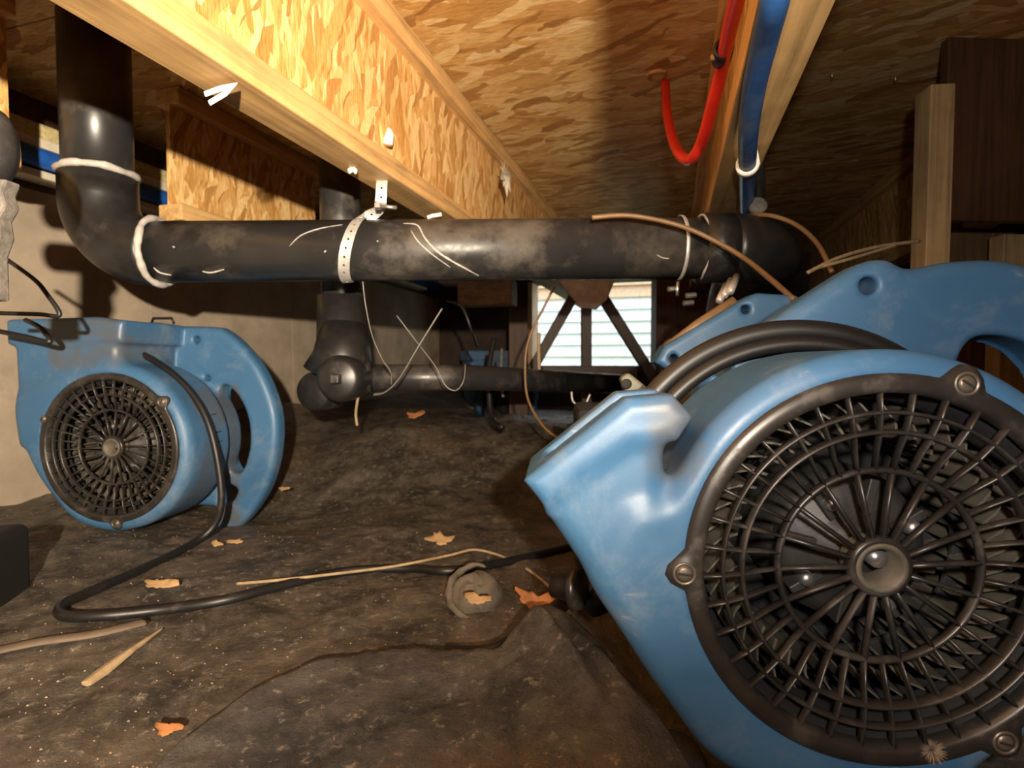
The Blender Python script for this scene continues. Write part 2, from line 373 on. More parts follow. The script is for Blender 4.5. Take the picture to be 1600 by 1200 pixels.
# floor: crumpled plastic over soil
def floor():
    xs = np.concatenate([np.arange(-2.0, -1.2, .03), np.arange(-1.2, 1.0, .010), np.arange(1.0, 3.4, .05)])
    ys = np.concatenate([np.arange(-2.6, .2, .1), np.arange(.2, 1.5, .009), np.arange(1.5, 2.4, .016), np.arange(2.4, 4.3, .04)])
    X, Y = np.meshgrid(xs, ys); Z = floor_z(X, Y); V = np.stack([X.ravel(), Y.ravel(), Z.ravel()], 1)
    n = len(xs); I = (np.arange(len(ys) - 1)[:, None] * n + np.arange(n - 1)[None, :]).ravel()
    Q = np.stack([I, I + 1, I + n + 1, I + n], 1)
    a = V[:, 0] * CT - V[:, 1] * ST; t = V[:, 0] * ST + V[:, 1] * CT
    ok = (a > -1.5) & (a < 2.4) & (t > -1.7) & (t < TF + .1); Q = Q[ok[Q].all(1)]
    me = bpy.data.meshes.new('floor'); me.from_pydata(V.tolist(), [], Q.tolist()); me.update(); me.shade_smooth(); me.materials.append(M['sheet'])
    o = bpy.data.objects.new('floor', me); COL.objects.link(o); tag(o, 'crumpled dusty black plastic covering the soil', kind='structure')
floor()
# window opening in the far wall with its tan jambs
wn = thing('window_1', None, None, room(-.482, TF + .02, .305), RZ); wn['kind'] = 'structure'; wn['label'] = 'open foundation opening framed in tan boards letting in daylight'
MB().box(-.382, -.355, -.03, .13, 0, .515).build('jamb', M['siding_tan'], wn, world=False)
MB().box(.36, .382, -.03, .13, 0, .515).build('jamb', M['stud_dark'], wn, world=False)
MB().box(-.40, .40, -.03, .13, -.03, 0).build('window_sill', M['stud_dark'], wn, world=False)
# outside: neighbour's wall of lap siding
nb = thing('siding_wall', 'white lap siding wall outside beyond the crawlspace opening', 'wall', room(-.3, 5.6, .15), RZ)
for k in range(13):
    z0 = k * .118
    MB().add([(-3, -.045, z0), (3, -.045, z0), (3, -.0, z0 + .125), (-3, .0, z0 + .125), (-3, .03, z0), (3, .03, z0), (3, .03, z0 + .125), (-3, .03, z0 + .125)],
             [(0, 1, 2, 3), (4, 7, 6, 5), (0, 4, 5, 1), (2, 6, 7, 3), (0, 3, 7, 4), (1, 5, 6, 2)]).build('siding_board' , M['siding_tan'] if k in (7, 8) else M['siding'], nb, world=False)
g = rbox('ground', -6, 6, TF + .17, 5.7, .05, .2, M['ground_out']); tag(g, 'sunlit grassy ground outside the opening', kind='structure')
for k in range(5):
    p = room(-.75 + k * .17, 4.4 + .1 * (k % 2), .2); mb = MB()
    for q in range(26):
        an = rng.rand() * 6.28; r = .02 + .05 * rng.rand(); h = .05 + .09 * rng.rand(); c = Vector((math.cos(an) * r, math.sin(an) * r, 0))
        mb.add([p + c * .3 + Vector((-.004, 0, 0)), p + c * .3 + Vector((.004, 0, 0)), p + c * 1.3 + Vector((0, 0, h))], [(0, 1, 2)])
    tag(mb.build('grass_tuft', M['ground_out']), ('leftmost', 'second from left', 'middle', 'fourth from left', 'rightmost')[k] + ' green grass tuft outside the bright opening', 'grass', 'grass tufts outside the opening')
# ================================================================== JOISTS
def joist(ac, t0, t1, label, group='engineered floor joists'):
    r = thing('floor_joist', label, 'joist', room(ac, (t0 + t1) / 2, ZB), RZ, group); L = (t1 - t0) / 2
    MB().box(-.034, .034, -L, L, 0, .038).build('bottom_flange', M['flange'], r, world=False, bevel=.0025)
    MB().box(-.034, .034, -L, L, .264, .302).build('top_flange', M['flange'], r, world=False, bevel=.0025)
    MB().box(-.006, .006, -L, L, .036, .266).build('web', M['osb_web'], r, world=False)
    return r
joist(-.513, -1.5, TF, 'brightly lit wooden I-joist running above the long black pipe')
joist(.105, -1.5, TF, 'wooden I-joist with the blue hose strapped under it')
joist(-1.12, 1.0, 1.53, 'short lit joist end just right of the black riser pipe')
joist(-1.12, -1.5, .68, 'cut joist end at the upper left edge beside the riser pipe')
joist(.715, -1.5, TF, 'shadowed joist at the upper right, left of the post')
# unseen flag added above the camera to put a shadow edge on the deck
MB().prism([(.0945, .613), (.113, .546), (.138, .546), (.139, .60), (.205, .60), (.206, .558), (.66, .558), (.66, ZC - .001), (.16, ZC - .001), (.16, .650), (.085, .650)], 0.0, .012).build('x', M['stud_dark']).name = 'shade_flag'
hb = bpy.data.objects['shade_flag']; tag(hb, 'unseen board added above the camera to shade the subfloor to the right', 'board')
# wall-top insulation, blue pipe
ins = thing('sill_insulation', 'pale faced yellow insulation strip along the top of the left wall', 'insulation', room(-1.44, 1.0, .76), RZ)
MB().box(-.03, .028, -1.5, 2.0, .068, .125).build('batt', M['insul'], ins, world=False, bevel=.01)
MB().box(-.03, .036, -1.5, 2.0, .055, .086).build('facing', M['foil'], ins, world=False, bevel=.003)
MB().box(-.03, .03, -1.5, 2.0, -.004, .014).build('lower_facing', M['foil'], ins, world=False, bevel=.003)
tag(MB().tube([room(-1.41, -1.3, .80), room(-1.41, .8, .802), room(-1.415, 1.6, .797), room(-1.41, 3.2, .80)], .0235, 16).build('water_pipe', M['bluepipe'], smooth=True), 'straight blue pipe running along the top of the left wall', 'pipe')
# ================================================================== RIGHT SIDE TIMBER
pz = at(1468, 300, 1.0)
tag(MB().box(-.020, .022, 0, .045, -.02, .83, Matrix.Translation((pz.x, 1.0, 0)) @ Matrix.Rotation(RZ * .3, 4, 'Z')).build('timber_post', M['stud'], bevel=.002), 'pale upright timber post behind the large blue blower', 'post')
p = at(1487, 340, 1.06)
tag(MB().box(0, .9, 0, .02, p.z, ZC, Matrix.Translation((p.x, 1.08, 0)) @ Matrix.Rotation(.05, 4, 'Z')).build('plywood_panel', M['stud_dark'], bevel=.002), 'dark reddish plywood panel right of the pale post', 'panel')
p = at(1480, 345, 1.35)
tag(MB().box(0, .17, 0, .03, 0.0, ZC - .1, Matrix.Translation((p.x, 1.35, 0))).build('brace_board', lumber('brown_board', 'z', (.20, .115, .055)), bevel=.002), 'brown board standing behind the dark plywood panel', 'board')
p = at(1570, 345, 1.25)
tag(MB().box(0, .09, 0, .04, 0.0, .62, Matrix.Translation((p.x, 1.25, 0))).build('timber_post', M['stud'], bevel=.002), 'short pale post cut off by the right edge of the view', 'post')
# girder block and dark post left of the window, struts
tag(MB().box(0, .25, 0, .1, 0, .11, Matrix.Translation(at(715, 478, 2.45)) @ Matrix.Rotation(RZ, 4, 'Z')).build('girder_block', lumber('girder_wood', 'x', (.50, .34, .22)), bevel=.003), 'tan timber block under the pipe left of the bright opening', 'block')
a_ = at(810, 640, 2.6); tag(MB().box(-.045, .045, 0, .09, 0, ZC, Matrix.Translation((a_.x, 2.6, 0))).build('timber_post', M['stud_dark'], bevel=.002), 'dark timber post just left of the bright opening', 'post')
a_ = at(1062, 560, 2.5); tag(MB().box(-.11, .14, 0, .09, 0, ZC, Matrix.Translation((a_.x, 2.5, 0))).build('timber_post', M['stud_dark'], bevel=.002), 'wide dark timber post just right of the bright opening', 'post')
st = thing('strut_stand', 'dark three-legged strut frame with grey bracket in front of the bright opening', 'stand', at(915, 580, 2.1))
for (x1, y1, x2, y2) in ((895, 465, 848, 548), (916, 470, 916, 600), (940, 462, 992, 545)):
    a = at(x1, y1, 2.1); b = at(x2, y2, 2.1); d = (b - a).normalized(); L = (b - a).length; q = d.to_track_quat('Z', 'Y').to_matrix().to_4x4()
    MB().box(-.019, .019, -.019, .019, -.02, L + .15, Matrix.Translation(a) @ q).build('strut', M['strut'], st, bevel=.002)
bp = [at(870, 440, 2.1), at(958, 440, 2.1), at(946, 470, 2.1), at(930, 485, 2.1), at(905, 483, 2.1), at(888, 462, 2.1)]
MB().prism([(q.x, q.z) for q in bp] , 2.06, 2.075).build('bracket', M['zincd'], st, bevel=.004)
MB().box(at(848, 0, 2.1).x, at(1000, 0, 2.1).x, 2.08, 2.12, at(0, 585, 2.1).z - .03, at(0, 572, 2.1).z).build('cross_rail', M['strut'], st, bevel=.003)
# ================================================================== DRAIN PIPES
RP = .056; YP = 1.03
dp = thing('drain_pipe', 'long horizontal black drain pipe with elbows hung under the joists', 'pipe', at(650, 395, YP))
L0 = at(150, 395, YP); c1 = at(238, 394, YP); c2 = at(1100, 388, YP)
MB().tube([c1 - Vector((.03, 0, 0)), c2 + Vector((.03, 0, 0))], RP, 40).build('pipe', M['abs'], dp, smooth=True)
zc = c1.z; xr = at(155, 300, YP).x
def arc(c, r, a0, a1, n, ux, uz): return [c + ux * (math.cos(a0 + (a1 - a0) * i / n) * r) + uz * (math.sin(a0 + (a1 - a0) * i / n) * r) for i in range(n + 1)]
rb = c1.x - xr; UX = Vector((1, 0, 0)); UZ = Vector((0, 0, 1)); UY = Vector((0, 1, 0))
el = arc(Vector((c1.x, YP, zc + rb)), rb, -PI / 2, -PI, 20, UX, UZ)
MB().tube([Vector((c1.x + .012, YP, zc))] + el + [Vector((xr, YP, at(0, 278, YP).z))], .0625, 40).build('elbow', M['abs_dark'], dp, smooth=True, bevel=0)
MB().tube([Vector((xr, YP, zc + rb)), Vector((xr, YP, ZC - .0005))], RP, 40).build('riser', M['abs'], dp, smooth=True)
def bead(c, ax, r, th, name='glue_ring', mat='glue', par=dp, wob=.0022):
    ax = Vector(ax).normalized(); u = ax.orthogonal().normalized(); v = ax.cross(u); P = []
    for k in range(48):
        a = 2 * PI * k / 48; P.append(Vector(c) + (u * math.cos(a) + v * math.sin(a)) * r + ax * (wob * math.sin(3 * a + 1) + wob * .6 * math.sin(7 * a)))
    return MB().tube(P, [th * (1 + .12 * math.sin(k * .9) + .08 * math.sin(k * 2.3)) for k in range(48)], 8, closed=True).build(name, M[mat], par, smooth=True)
bead((c1.x + .013, YP, zc), UX, .0605, .0062, wob=.0012); bead((xr, YP, at(0, 272, YP).z), UZ, .0605, .0066, wob=.0012)
# right end: coupling and elbow turning away
cx = at(1092, 388, YP).x; cz = c2.z
MB().tube([Vector((cx, YP, cz)), Vector((cx + .055, YP, cz))], .064, 40).build('coupling', M['abs_dark'], dp, smooth=True)
e2 = arc(Vector((cx + .05, YP + .13, cz)), .13, -PI / 2, 0, 16, UX, UY)
MB().tube(e2 + [e2[-1] + Vector((0, .10, -.005))], .063, 36).build('elbow', M['abs_dark'], dp, smooth=True)
MB().tube(spline([e2[-1] + Vector((0, .05, 0)), e2[-1] + Vector((.01, .14, -.01)), e2[-1] + Vector((.02, .22, -.08)), e2[-1] + Vector((.02, .24, -.20)), e2[-1] + Vector((.02, .24, -.36))], 6), RP, 30).build('pipe', M['abs'], dp, smooth=True)
bead((cx + .002, YP, cz), UX, .060, .0025, 'glue_ring', 'glue')
# pale smears and scratches lying on the pipe
def on_pipe(px, py, rad=RP + .0006):
    for Y in np.linspace(YP - rad - .01, YP + .01, 400):
        q = at(px, py, Y)
        if (q.y - YP) ** 2 + (q.z - zc + (q.x - c1.x) / (c2.x - c1.x) * (zc - cz)) ** 2 <= rad * rad: return q
    return at(px, py, YP - .01)
def smear(P, wd, name='paint_smear', par=dp, mat='glue'):
    wd *= .7; pts = spline([on_pipe(*q) for q in P], 6); n = len(pts)
    return MB().tube(pts, [wd * (.35 + .65 * math.sin(PI * (i + .5) / n)) * (.8 + .4 * random.random()) for i in range(n)], 6, sq=(1, 1)).build(name, M[mat], par, smooth=True)
smear([(630, 349), (652, 352), (664, 372), (682, 392), (706, 408), (728, 420), (748, 431)], .0030)
smear([(642, 360), (654, 378), (676, 398), (704, 418)], .0018)
smear([(452, 385), (470, 368), (500, 357), (535, 351)], .0015)
smear([(316, 424), (330, 426), (350, 421)], .0026); smear([(240, 418), (250, 426), (268, 430)], .0022)
smear([(1026, 398), (1036, 403), (1046, 404)], .0018); smear([(507, 392), (509, 394)], .0035); smear([(589, 376), (591, 378)], .0025); smear([(270, 385), (273, 387)], .003)
# second pipe system behind
YQ = 1.24; d2 = thing('drain_branch', 'black branch pipe dropping behind the long pipe to a low cleanout fitting', 'pipe', at(530, 600, YQ))
xq = at(533, 400, YQ).x; zq = at(0, 590, YQ).z
MB().tube([Vector((xq, YQ, zq + .06)), Vector((xq, YQ, ZC - .0005))], .0445, 32).build('riser', M['abs'], d2, smooth=True)
MB().tube([Vector((xq, YQ, zq + .01)), Vector((xq, YQ, zq + .185))], [.058, .053], 32).build('hub', M['abs_dark'], d2, smooth=True)
MB().tube([Vector((xq - .012, YQ - .02, zq + .002)), Vector((xq + .008, YQ - .02, zq + .05)), Vector((xq + .008, YQ - .01, zq + .12))], [.07, .064, .05], 32).build('sweep', M['abs_dark'], d2, smooth=True)
pe = at(968, 600, 1.75)
MB().tube([Vector((xq + .03, YQ, zq)), at(735, 590, 1.33), pe], .031, 24).build('pipe', M['abs'], d2, smooth=True)
cc = at(527, 592, 1.13)
MB().lathe([(0, -.002), (.035, 0), (.046, .006), (.05, .02), (.05, .10)], cc, (0, 1, 0), 32).build('cleanout_hub', M['abs_dark'], d2, smooth=True)
MB().lathe([(0, -.020), (.010, -.020), (.013, -.018), (.014, 0)], cc, (0, 1, 0), 4).build('cleanout_plug', M['abs'], d2, bevel=.001)
MB().lathe([(0, 0), (.040, 0), (.044, .008), (.044, .08)], at(487, 612, 1.22), (.3, 1, 0), 28).build('lower_hub', M['abs_dark'], d2, smooth=True)
MB().tube([at(562, 588, YQ - .02), at(580, 588, YQ - .02)], .036, 24).build('coupling', M['abs'], d2, smooth=True)
# perforated strap
def strap(P, wdir, wd, name, par, hole=.0022, pitch=.016, mat='zinc'):
    pts = spline(P, 10); Ls = [0]
    for i in range(1, len(pts)): Ls.append(Ls[-1] + (pts[i] - pts[i - 1]).length)
    def pos(s_, w_):
        i = min(max(int(np.searchsorted(Ls, s_)) - 1, 0), len(pts) - 2); t = (s_ - Ls[i]) / max(Ls[i + 1] - Ls[i], 1e-9)
        q = pts[i].lerp(pts[i + 1], t); tg = (pts[i + 1] - pts[i]).normalized(); wv = Vector(wdir); wv = (wv - tg * wv.dot(tg)).normalized(); return q + wv * w_
    mb = MB(); n = int(Ls[-1] / pitch); h = wd / 2
    for k in range(n):
        s0 = k * pitch; s1 = s0 + pitch; sc = (s0 + s1) / 2
        out = [(s0, -h), (sc, -h), (s1, -h), (s1, 0), (s1, h), (sc, h), (s0, h), (s0, 0)]
        inn = [(sc + hole * math.cos(a), hole * math.sin(a)) for a in [PI * 5 / 4, PI * 3 / 2, PI * 7 / 4, 0, PI / 4, PI / 2, PI * 3 / 4, PI]]
        mb.add([pos(*q) for q in out + inn], [(i, (i + 1) % 8, 8 + (i + 1) % 8, 8 + i) for i in range(8)])
    o = mb.build(name, M[mat], par); sm = o.modifiers.new('thick', 'SOLIDIFY'); sm.thickness = .0008; return o
rs = RP + .0035
def wrap(px, lean, a0, a1, n=14):
    x0 = at(px, 395, YP).x; zz = zc + (cz - zc) * (x0 - c1.x) / (c2.x - c1.x)
    return [Vector((x0 + lean * math.sin(a), YP - math.cos(a) * rs, zz + math.sin(a) * rs)) for a in np.linspace(a0, a1, n)]
hs = thing('hanger_strap', 'perforated metal hanger strap looped round the long pipe near its left third', 'strap', at(562, 395, YP - .06))
P = wrap(557, .016, -PI * .5, PI * .46) + [at(590, 330, YP - .01), at(595, 315, YP - .03), at(597, 280, YP - .03), at(600, 250, YP - .0)]
strap(P, (1, 0, .1), .020, 'strap', hs)
b_ = at(592, 322, YP - .045); MB().tube([b_, b_ + Vector((.032, .0, -.003))], .0035, 10).build('bolt', M['steel'], hs, smooth=True)
MB().tube([b_ - Vector((.006, 0, 0)), b_ + Vector((.003, 0, 0))], .0075, 6).build('bolt_head', M['steel'], hs)
hw = thing('hanger_strap', 'thin metal hanger strap round the right end of the long pipe', 'strap', at(1060, 395, YP - .06))
MB().tube(wrap(1060, 0, -PI * .5, PI * .5, 20), .0035, 8, sq=(.35, 1)).build('band', M['zinc'], hw, smooth=True)
MB().tube([at(1059, 440, YP - .05), at(1058, 462, YP - .05)], .003, 8).build('tail', M['steel'], hw, smooth=True)
for (x, y, dx) in ((1044, 452, -1), (1072, 462, 1), (1068, 474, 1)):
    q = at(x, y, YP - .04); MB().tube([q, q + Vector((.018, .003, .002))], .0048, 6).build('bolt', M['steel'], hw)
# thin wires
def wire(P, r, mat, label, cat='wire', name='loose_wire', n=8, sq=(1, 1), group=None):
    o = MB().tube(spline(P, 10), r, n, sq=sq).build(name, M[mat], smooth=True); return tag(o, label, cat, group)
wire([at(567, 440, 1.0), at(572, 480, 1.0), at(582, 525, 1.02), at(598, 562, 1.04), at(610, 580, 1.06), at(612, 600, 1.08)], .0020, 'wire', 'silver wire hanging from the hanger strap in a shallow curve', sq=(.5, 1.4))
wire([at(620, 493, 1.12), at(648, 530, 1.12), at(680, 572, 1.10), at(696, 602, 1.1), at(712, 610, 1.1), at(724, 596, 1.1), at(727, 570, 1.12)], .0022, 'wire', 'thin curled wire crossing behind the straight grey strip', sq=(.5, 1.3))
wire([at(691, 482, 1.08), at(655, 540, 1.08), at(625, 590, 1.09), at(603, 612, 1.1), at(585, 616, 1.12)], .005, 'wire', 'straight grey metal strip crossing the thin curled wire', 'strip', 'metal_strip', sq=(.3, 1))
wire([at(866, 448, 1.3), at(850, 480, 1.3), at(830, 520, 1.3), at(821, 560, 1.3), at(824, 620, 1.3), at(848, 665, 1.25), at(880, 690, 1.2)], .0030, 'cable', 'brown wire hanging in a long curve left of the bright opening')
wire([at(842, 520, 1.5), at(842, 560, 1.5), at(844, 610, 1.5)], .005, 'straw', 'pale drip hanging beside the long curved brown wire', 'strip', 'plastic_drip')
wire([at(893, 612, 1.3), at(896, 628, 1.3), at(912, 634, 1.3), at(922, 616, 1.3)], .0025, 'zinc', 'small silver wire hook above the blower nozzle', name='wire_hook')
wire([at(700, 470, 1.6), at(722, 480, 1.5), at(738, 520, 1.5), at(745, 540, 1.6)], .004, 'rubber', 'dark wire behind the crossing strips')
wire([at(772, 530, 1.6), at(764, 580, 1.55), at(768, 650, 1.5), at(785, 668, 1.4)], .008, 'rubber', 'thick black cord dropping beside the far blue blower', 'cord', 'black_cable')
wire([at(784, 545, 1.7), at(783, 590, 1.65), at(786, 620, 1.6)], .004, 'greycloth', 'thin grey tag end beside the thick hanging cord', 'wire')
wire([at(925, 340, .955), at(985, 337, .95), at(1060, 352, .94), at(1120, 378, .93), at(1165, 405, .9), at(1205, 437, .82), at(1240, 468, .75)], .0042, 'cable', 'brown cable arching over the right part of the long pipe', 'cable', 'brown_cable')
wire([at(1170, 337, 1.03), at(1205, 337, .98), at(1245, 352, .95), at(1278, 382, .9), at(1300, 425, .85)], .0040, 'cable', 'short brown cable curving over the pipe elbow', 'cable', 'brown_cable')
wire([at(1262, 426, .8), at(1310, 403, .82), at(1370, 386, .84), at(1436, 377, .86)], .0028, 'straw', 'upper pale dry stalk sticking out behind the blue handle', 'stalk', 'dry_stalk')
wire([at(1272, 420, .81), at(1330, 404, .81), at(1400, 383, .83)], .0024, 'straw', 'lower pale dry stalk sticking out behind the blue handle', 'stalk', 'dry_stalk')
# ================================================================== HOSES UNDER THE RIGHT JOIST
bh = thing('blue_hose', 'blue water hose strapped under the right joist and dropping to the pipe', 'hose', at(1165, 260, .85))
MB().tube(spline([at(1226, -80, .42), at(1210, 0, .46), at(1196, 60, .52), at(1180, 130, .60), at(1170, 200, .70), at(1168, 250, .82), at(1167, 300, .98), at(1168, 345, 1.12)], 10), [.0125] * 71, 16).build('hose', M['bluepex'], bh, smooth=True)
q = at(1168, 258, .84)
MB().lathe([(.0125, -.008), (.0168, -.008), (.0168, .008), (.0125, .008)], q, (at(1167, 300, .98) - at(1168, 250, .82)), 20).build('clamp', M['white'], bh, smooth=True)
MB().tube([q + Vector((.016, 0, 0)), at(1180, 235, .84), at(1180, 222, .84)], .0055, 8, sq=(.5, 1)).build('clamp_tail', M['white'], bh, smooth=True)
wire([at(1184, 240, .92), at(1186, 290, 1.0), at(1187, 335, 1.1)], .011, 'abs', 'dark vertical conduit right beside the blue hose', 'pipe', 'conduit', 14)
q = at(1184, 322, 1.02); tag(MB().lathe([(0, -.012), (.012, -.012), (.016, -.004), (.016, .006), (.010, .010), (0, .010)], q, (0, -1, .3), 16).build('pipe_cap', M['greycloth'], smooth=True), 'small dusty grey cap on top of the pipe elbow', 'cap')
rh = thing('red_hose', 'glossy red water hose looping down from the strand board ceiling', 'hose', at(1075, 250, 1.0))
MB().tube(spline([at(1038, 118, 1.27), at(1040, 135, 1.235), at(1043, 180, 1.15), at(1055, 228, 1.05), at(1074, 250, .97), at(1094, 228, .90), at(1113, 165, .84), at(1128, 105, .79), at(1139, 50, .70), at(1151, 0, .625), at(1162, -60, .55)], 10), .0095, 16).build('hose', M['red'], rh, smooth=True)
q = at(1129, 84, .765)
MB().lathe([(.0100, -.016), (.0135, -.016), (.0135, .016), (.0100, .016)], q, at(1139, 50, .70) - at(1128, 105, .79), 18).build('clip', M['rubber'], rh, smooth=True)
MB().tube([q + Vector((-.004, 0, -.004)), q + Vector((-.016, -.002, -.006))], .004, 10).build('clip_nail', M['leaf2'], rh, smooth=True)
q = at(1026, 142, 1.22); q.z = ZC
tag(MB().lathe([(.012, 0), (.014, -.004), (.022, -.004), (.023, 0)], q, (0, 0, 1), 24).build('hole_collar', M['osb_deck'], smooth=True), 'ragged round hole rim in the ceiling where the red hose enters', 'hole rim')
# ================================================================== SCRAPS ON THE JOIST
def strip(P, wd, mat, label, cat, name, th=.0012):
    pts = [Vector(p) for p in P]; mb = MB(); mb.tube(pts, wd / 3, 8, sq=(1, max(.2, th / wd * 2)), up=(.2, -.3, 1)); return tag(mb.build(name, M[mat], smooth=False), label, cat)
strip([at(320, 147, .652), at(345, 138, .646), at(369, 132, .642), at(352, 146, .646), at(327, 161, .652)], .009, 'white', 'folded white plastic strap end stapled under the lit joist', 'strap', 'folded_strap')
strip([at(545, 268, .93), at(551, 264, .935), at(556, 268, .93)], .014, 'white', 'tiny white scrap at the lower edge of the lit joist', 'scrap', 'white_scrap', .004)
strip([at(668, 340, 1.18), at(676, 337, 1.18), at(690, 335, 1.18)], .012, 'white', 'small white scrap just above the pipe at the far joist edge', 'scrap', 'white_scrap', .004)
tag(MB().tube([at(607, 197, 1.02), at(609, 210, 1.01), at(606, 224, 1.0)], [.002, .008, .009], 10).build('foam_drip', M['white'], smooth=True), 'white teardrop of foam on the lit joist web', 'foam')
c = room(-.496, 1.42, 0); c = at(785, 273, c.y); mb = MB()
for k in range(9):
    a = k * .7 + .2; r = .022 + .02 * random.random(); d = Vector((math.cos(a) * ST * 1.0, math.cos(a) * CT, math.sin(a)))
    n_ = Vector((CT, -ST, 0)); e = Vector((-math.sin(a) * ST, -math.sin(a) * CT, math.cos(a)))
    mb.add([c + n_ * .003, c + d * r * .6 + e * .012 + n_ * .012, c + d * r * 1.6 + n_ * .006, c + d * r * .6 - e * .012 + n_ * .004], [(0, 1, 2, 3)])
tag(mb.build('torn_tape', M['foil']), 'torn pale tape scrap at the far end of the lit joist web', 'tape')
wire([at(322, 40, .66), at(345, 62, .66), at(360, 85, .655), at(364, 100, .65)], .0012, 'cable', 'hair-thin dark thread hanging on the lit joist flange', 'thread', 'thread')
# staples / nail tips in the deck
for i, (x, y, a_l) in enumerate(((1399, 130, 'bright nail tip poking through the dark ceiling at right'), (1300, 125, 'faint nail tip left of the bright one in the right ceiling'))):
    q = at(x, y, .629 * F / (565 - y)); q.z = ZC
    tag(MB().tube([q + Vector((0, 0, .005)), q + Vector((.002, .004, -.012))], [.003, .0015], 8).build('nail_tip', M['steel'], smooth=True), a_l, 'nail')
# ================================================================== BLOWERS
def grille(root, R=.134, rec=.011):
    """moulded black guard: outer band with three screw ears, rings, spokes"""
    mb = MB(); n = 144; ears = [math.radians(a) for a in root['ears']]
    def ro(a):
        r = R
        for e in ears:
            dd = (a - e + PI) % (2 * PI) - PI; x = abs(dd) * (R + .004)
            if x < .020: r = max(r, R + .0105 * (max(0, 1 - (x / .0120) ** 2) ** .5 if x < .0120 else 0) + .0035 * (1 - x / .020) ** 2)
        return r
    vs = []; prof = lambda a: [(ro(a) + .0005, .004), (ro(a), -.002), (ro(a) - .002, -.004), (R * .93, -.0042), (R * .905, -.003), (R * .90, .007)]
    for k in range(n):
        a = 2 * PI * k / n
        for r, y in prof(a): vs.append((r * math.cos(a), y, r * math.sin(a)))
    mb.add(vs, [(k * 6 + j, k * 6 + j + 1, ((k + 1) % n) * 6 + j + 1, ((k + 1) % n) * 6 + j) for k in range(n) for j in range(5)])
    def ring(r, y, w_, d_): mb.tube([(r * math.cos(2 * PI * k / 96), y, r * math.sin(2 * PI * k / 96)) for k in range(96)], 1, 8, sq=(d_, w_), closed=True, up=(0, 1, 0))
    ring(R * .805, .001, .0016, .0045); ring(R * .705, .003, .0019, .0055); ring(R * .50, rec, .0024, .0040); ring(R * .135, rec - .001, .0035, .005)
    NS = 36
    for k in range(NS):
        a = 2 * PI * (k + .35) / NS; c, s = math.cos(a), math.sin(a); P = []
        for r, y in ((.93, .001), (.81, .001), (.70, .003), (.62, .007), (.50, rec)): P.append((R * r * c, y, R * r * s))
        mb.tube(P, 1, 8, sq=(.0038, .0014), up=(0, 1, 0))
        if k % 2 == 0: mb.tube([(R * .50 * c, rec, R * .50 * s), (R * .30 * c, rec, R * .30 * s), (R * .13 * c, rec - .001, R * .13 * s)], [1, .95, 1.0], 8, sq=(.0036, .0019), up=(0, 1, 0))
    return mb.build('inlet_grille', M['grille'], root, smooth=True, world=False)
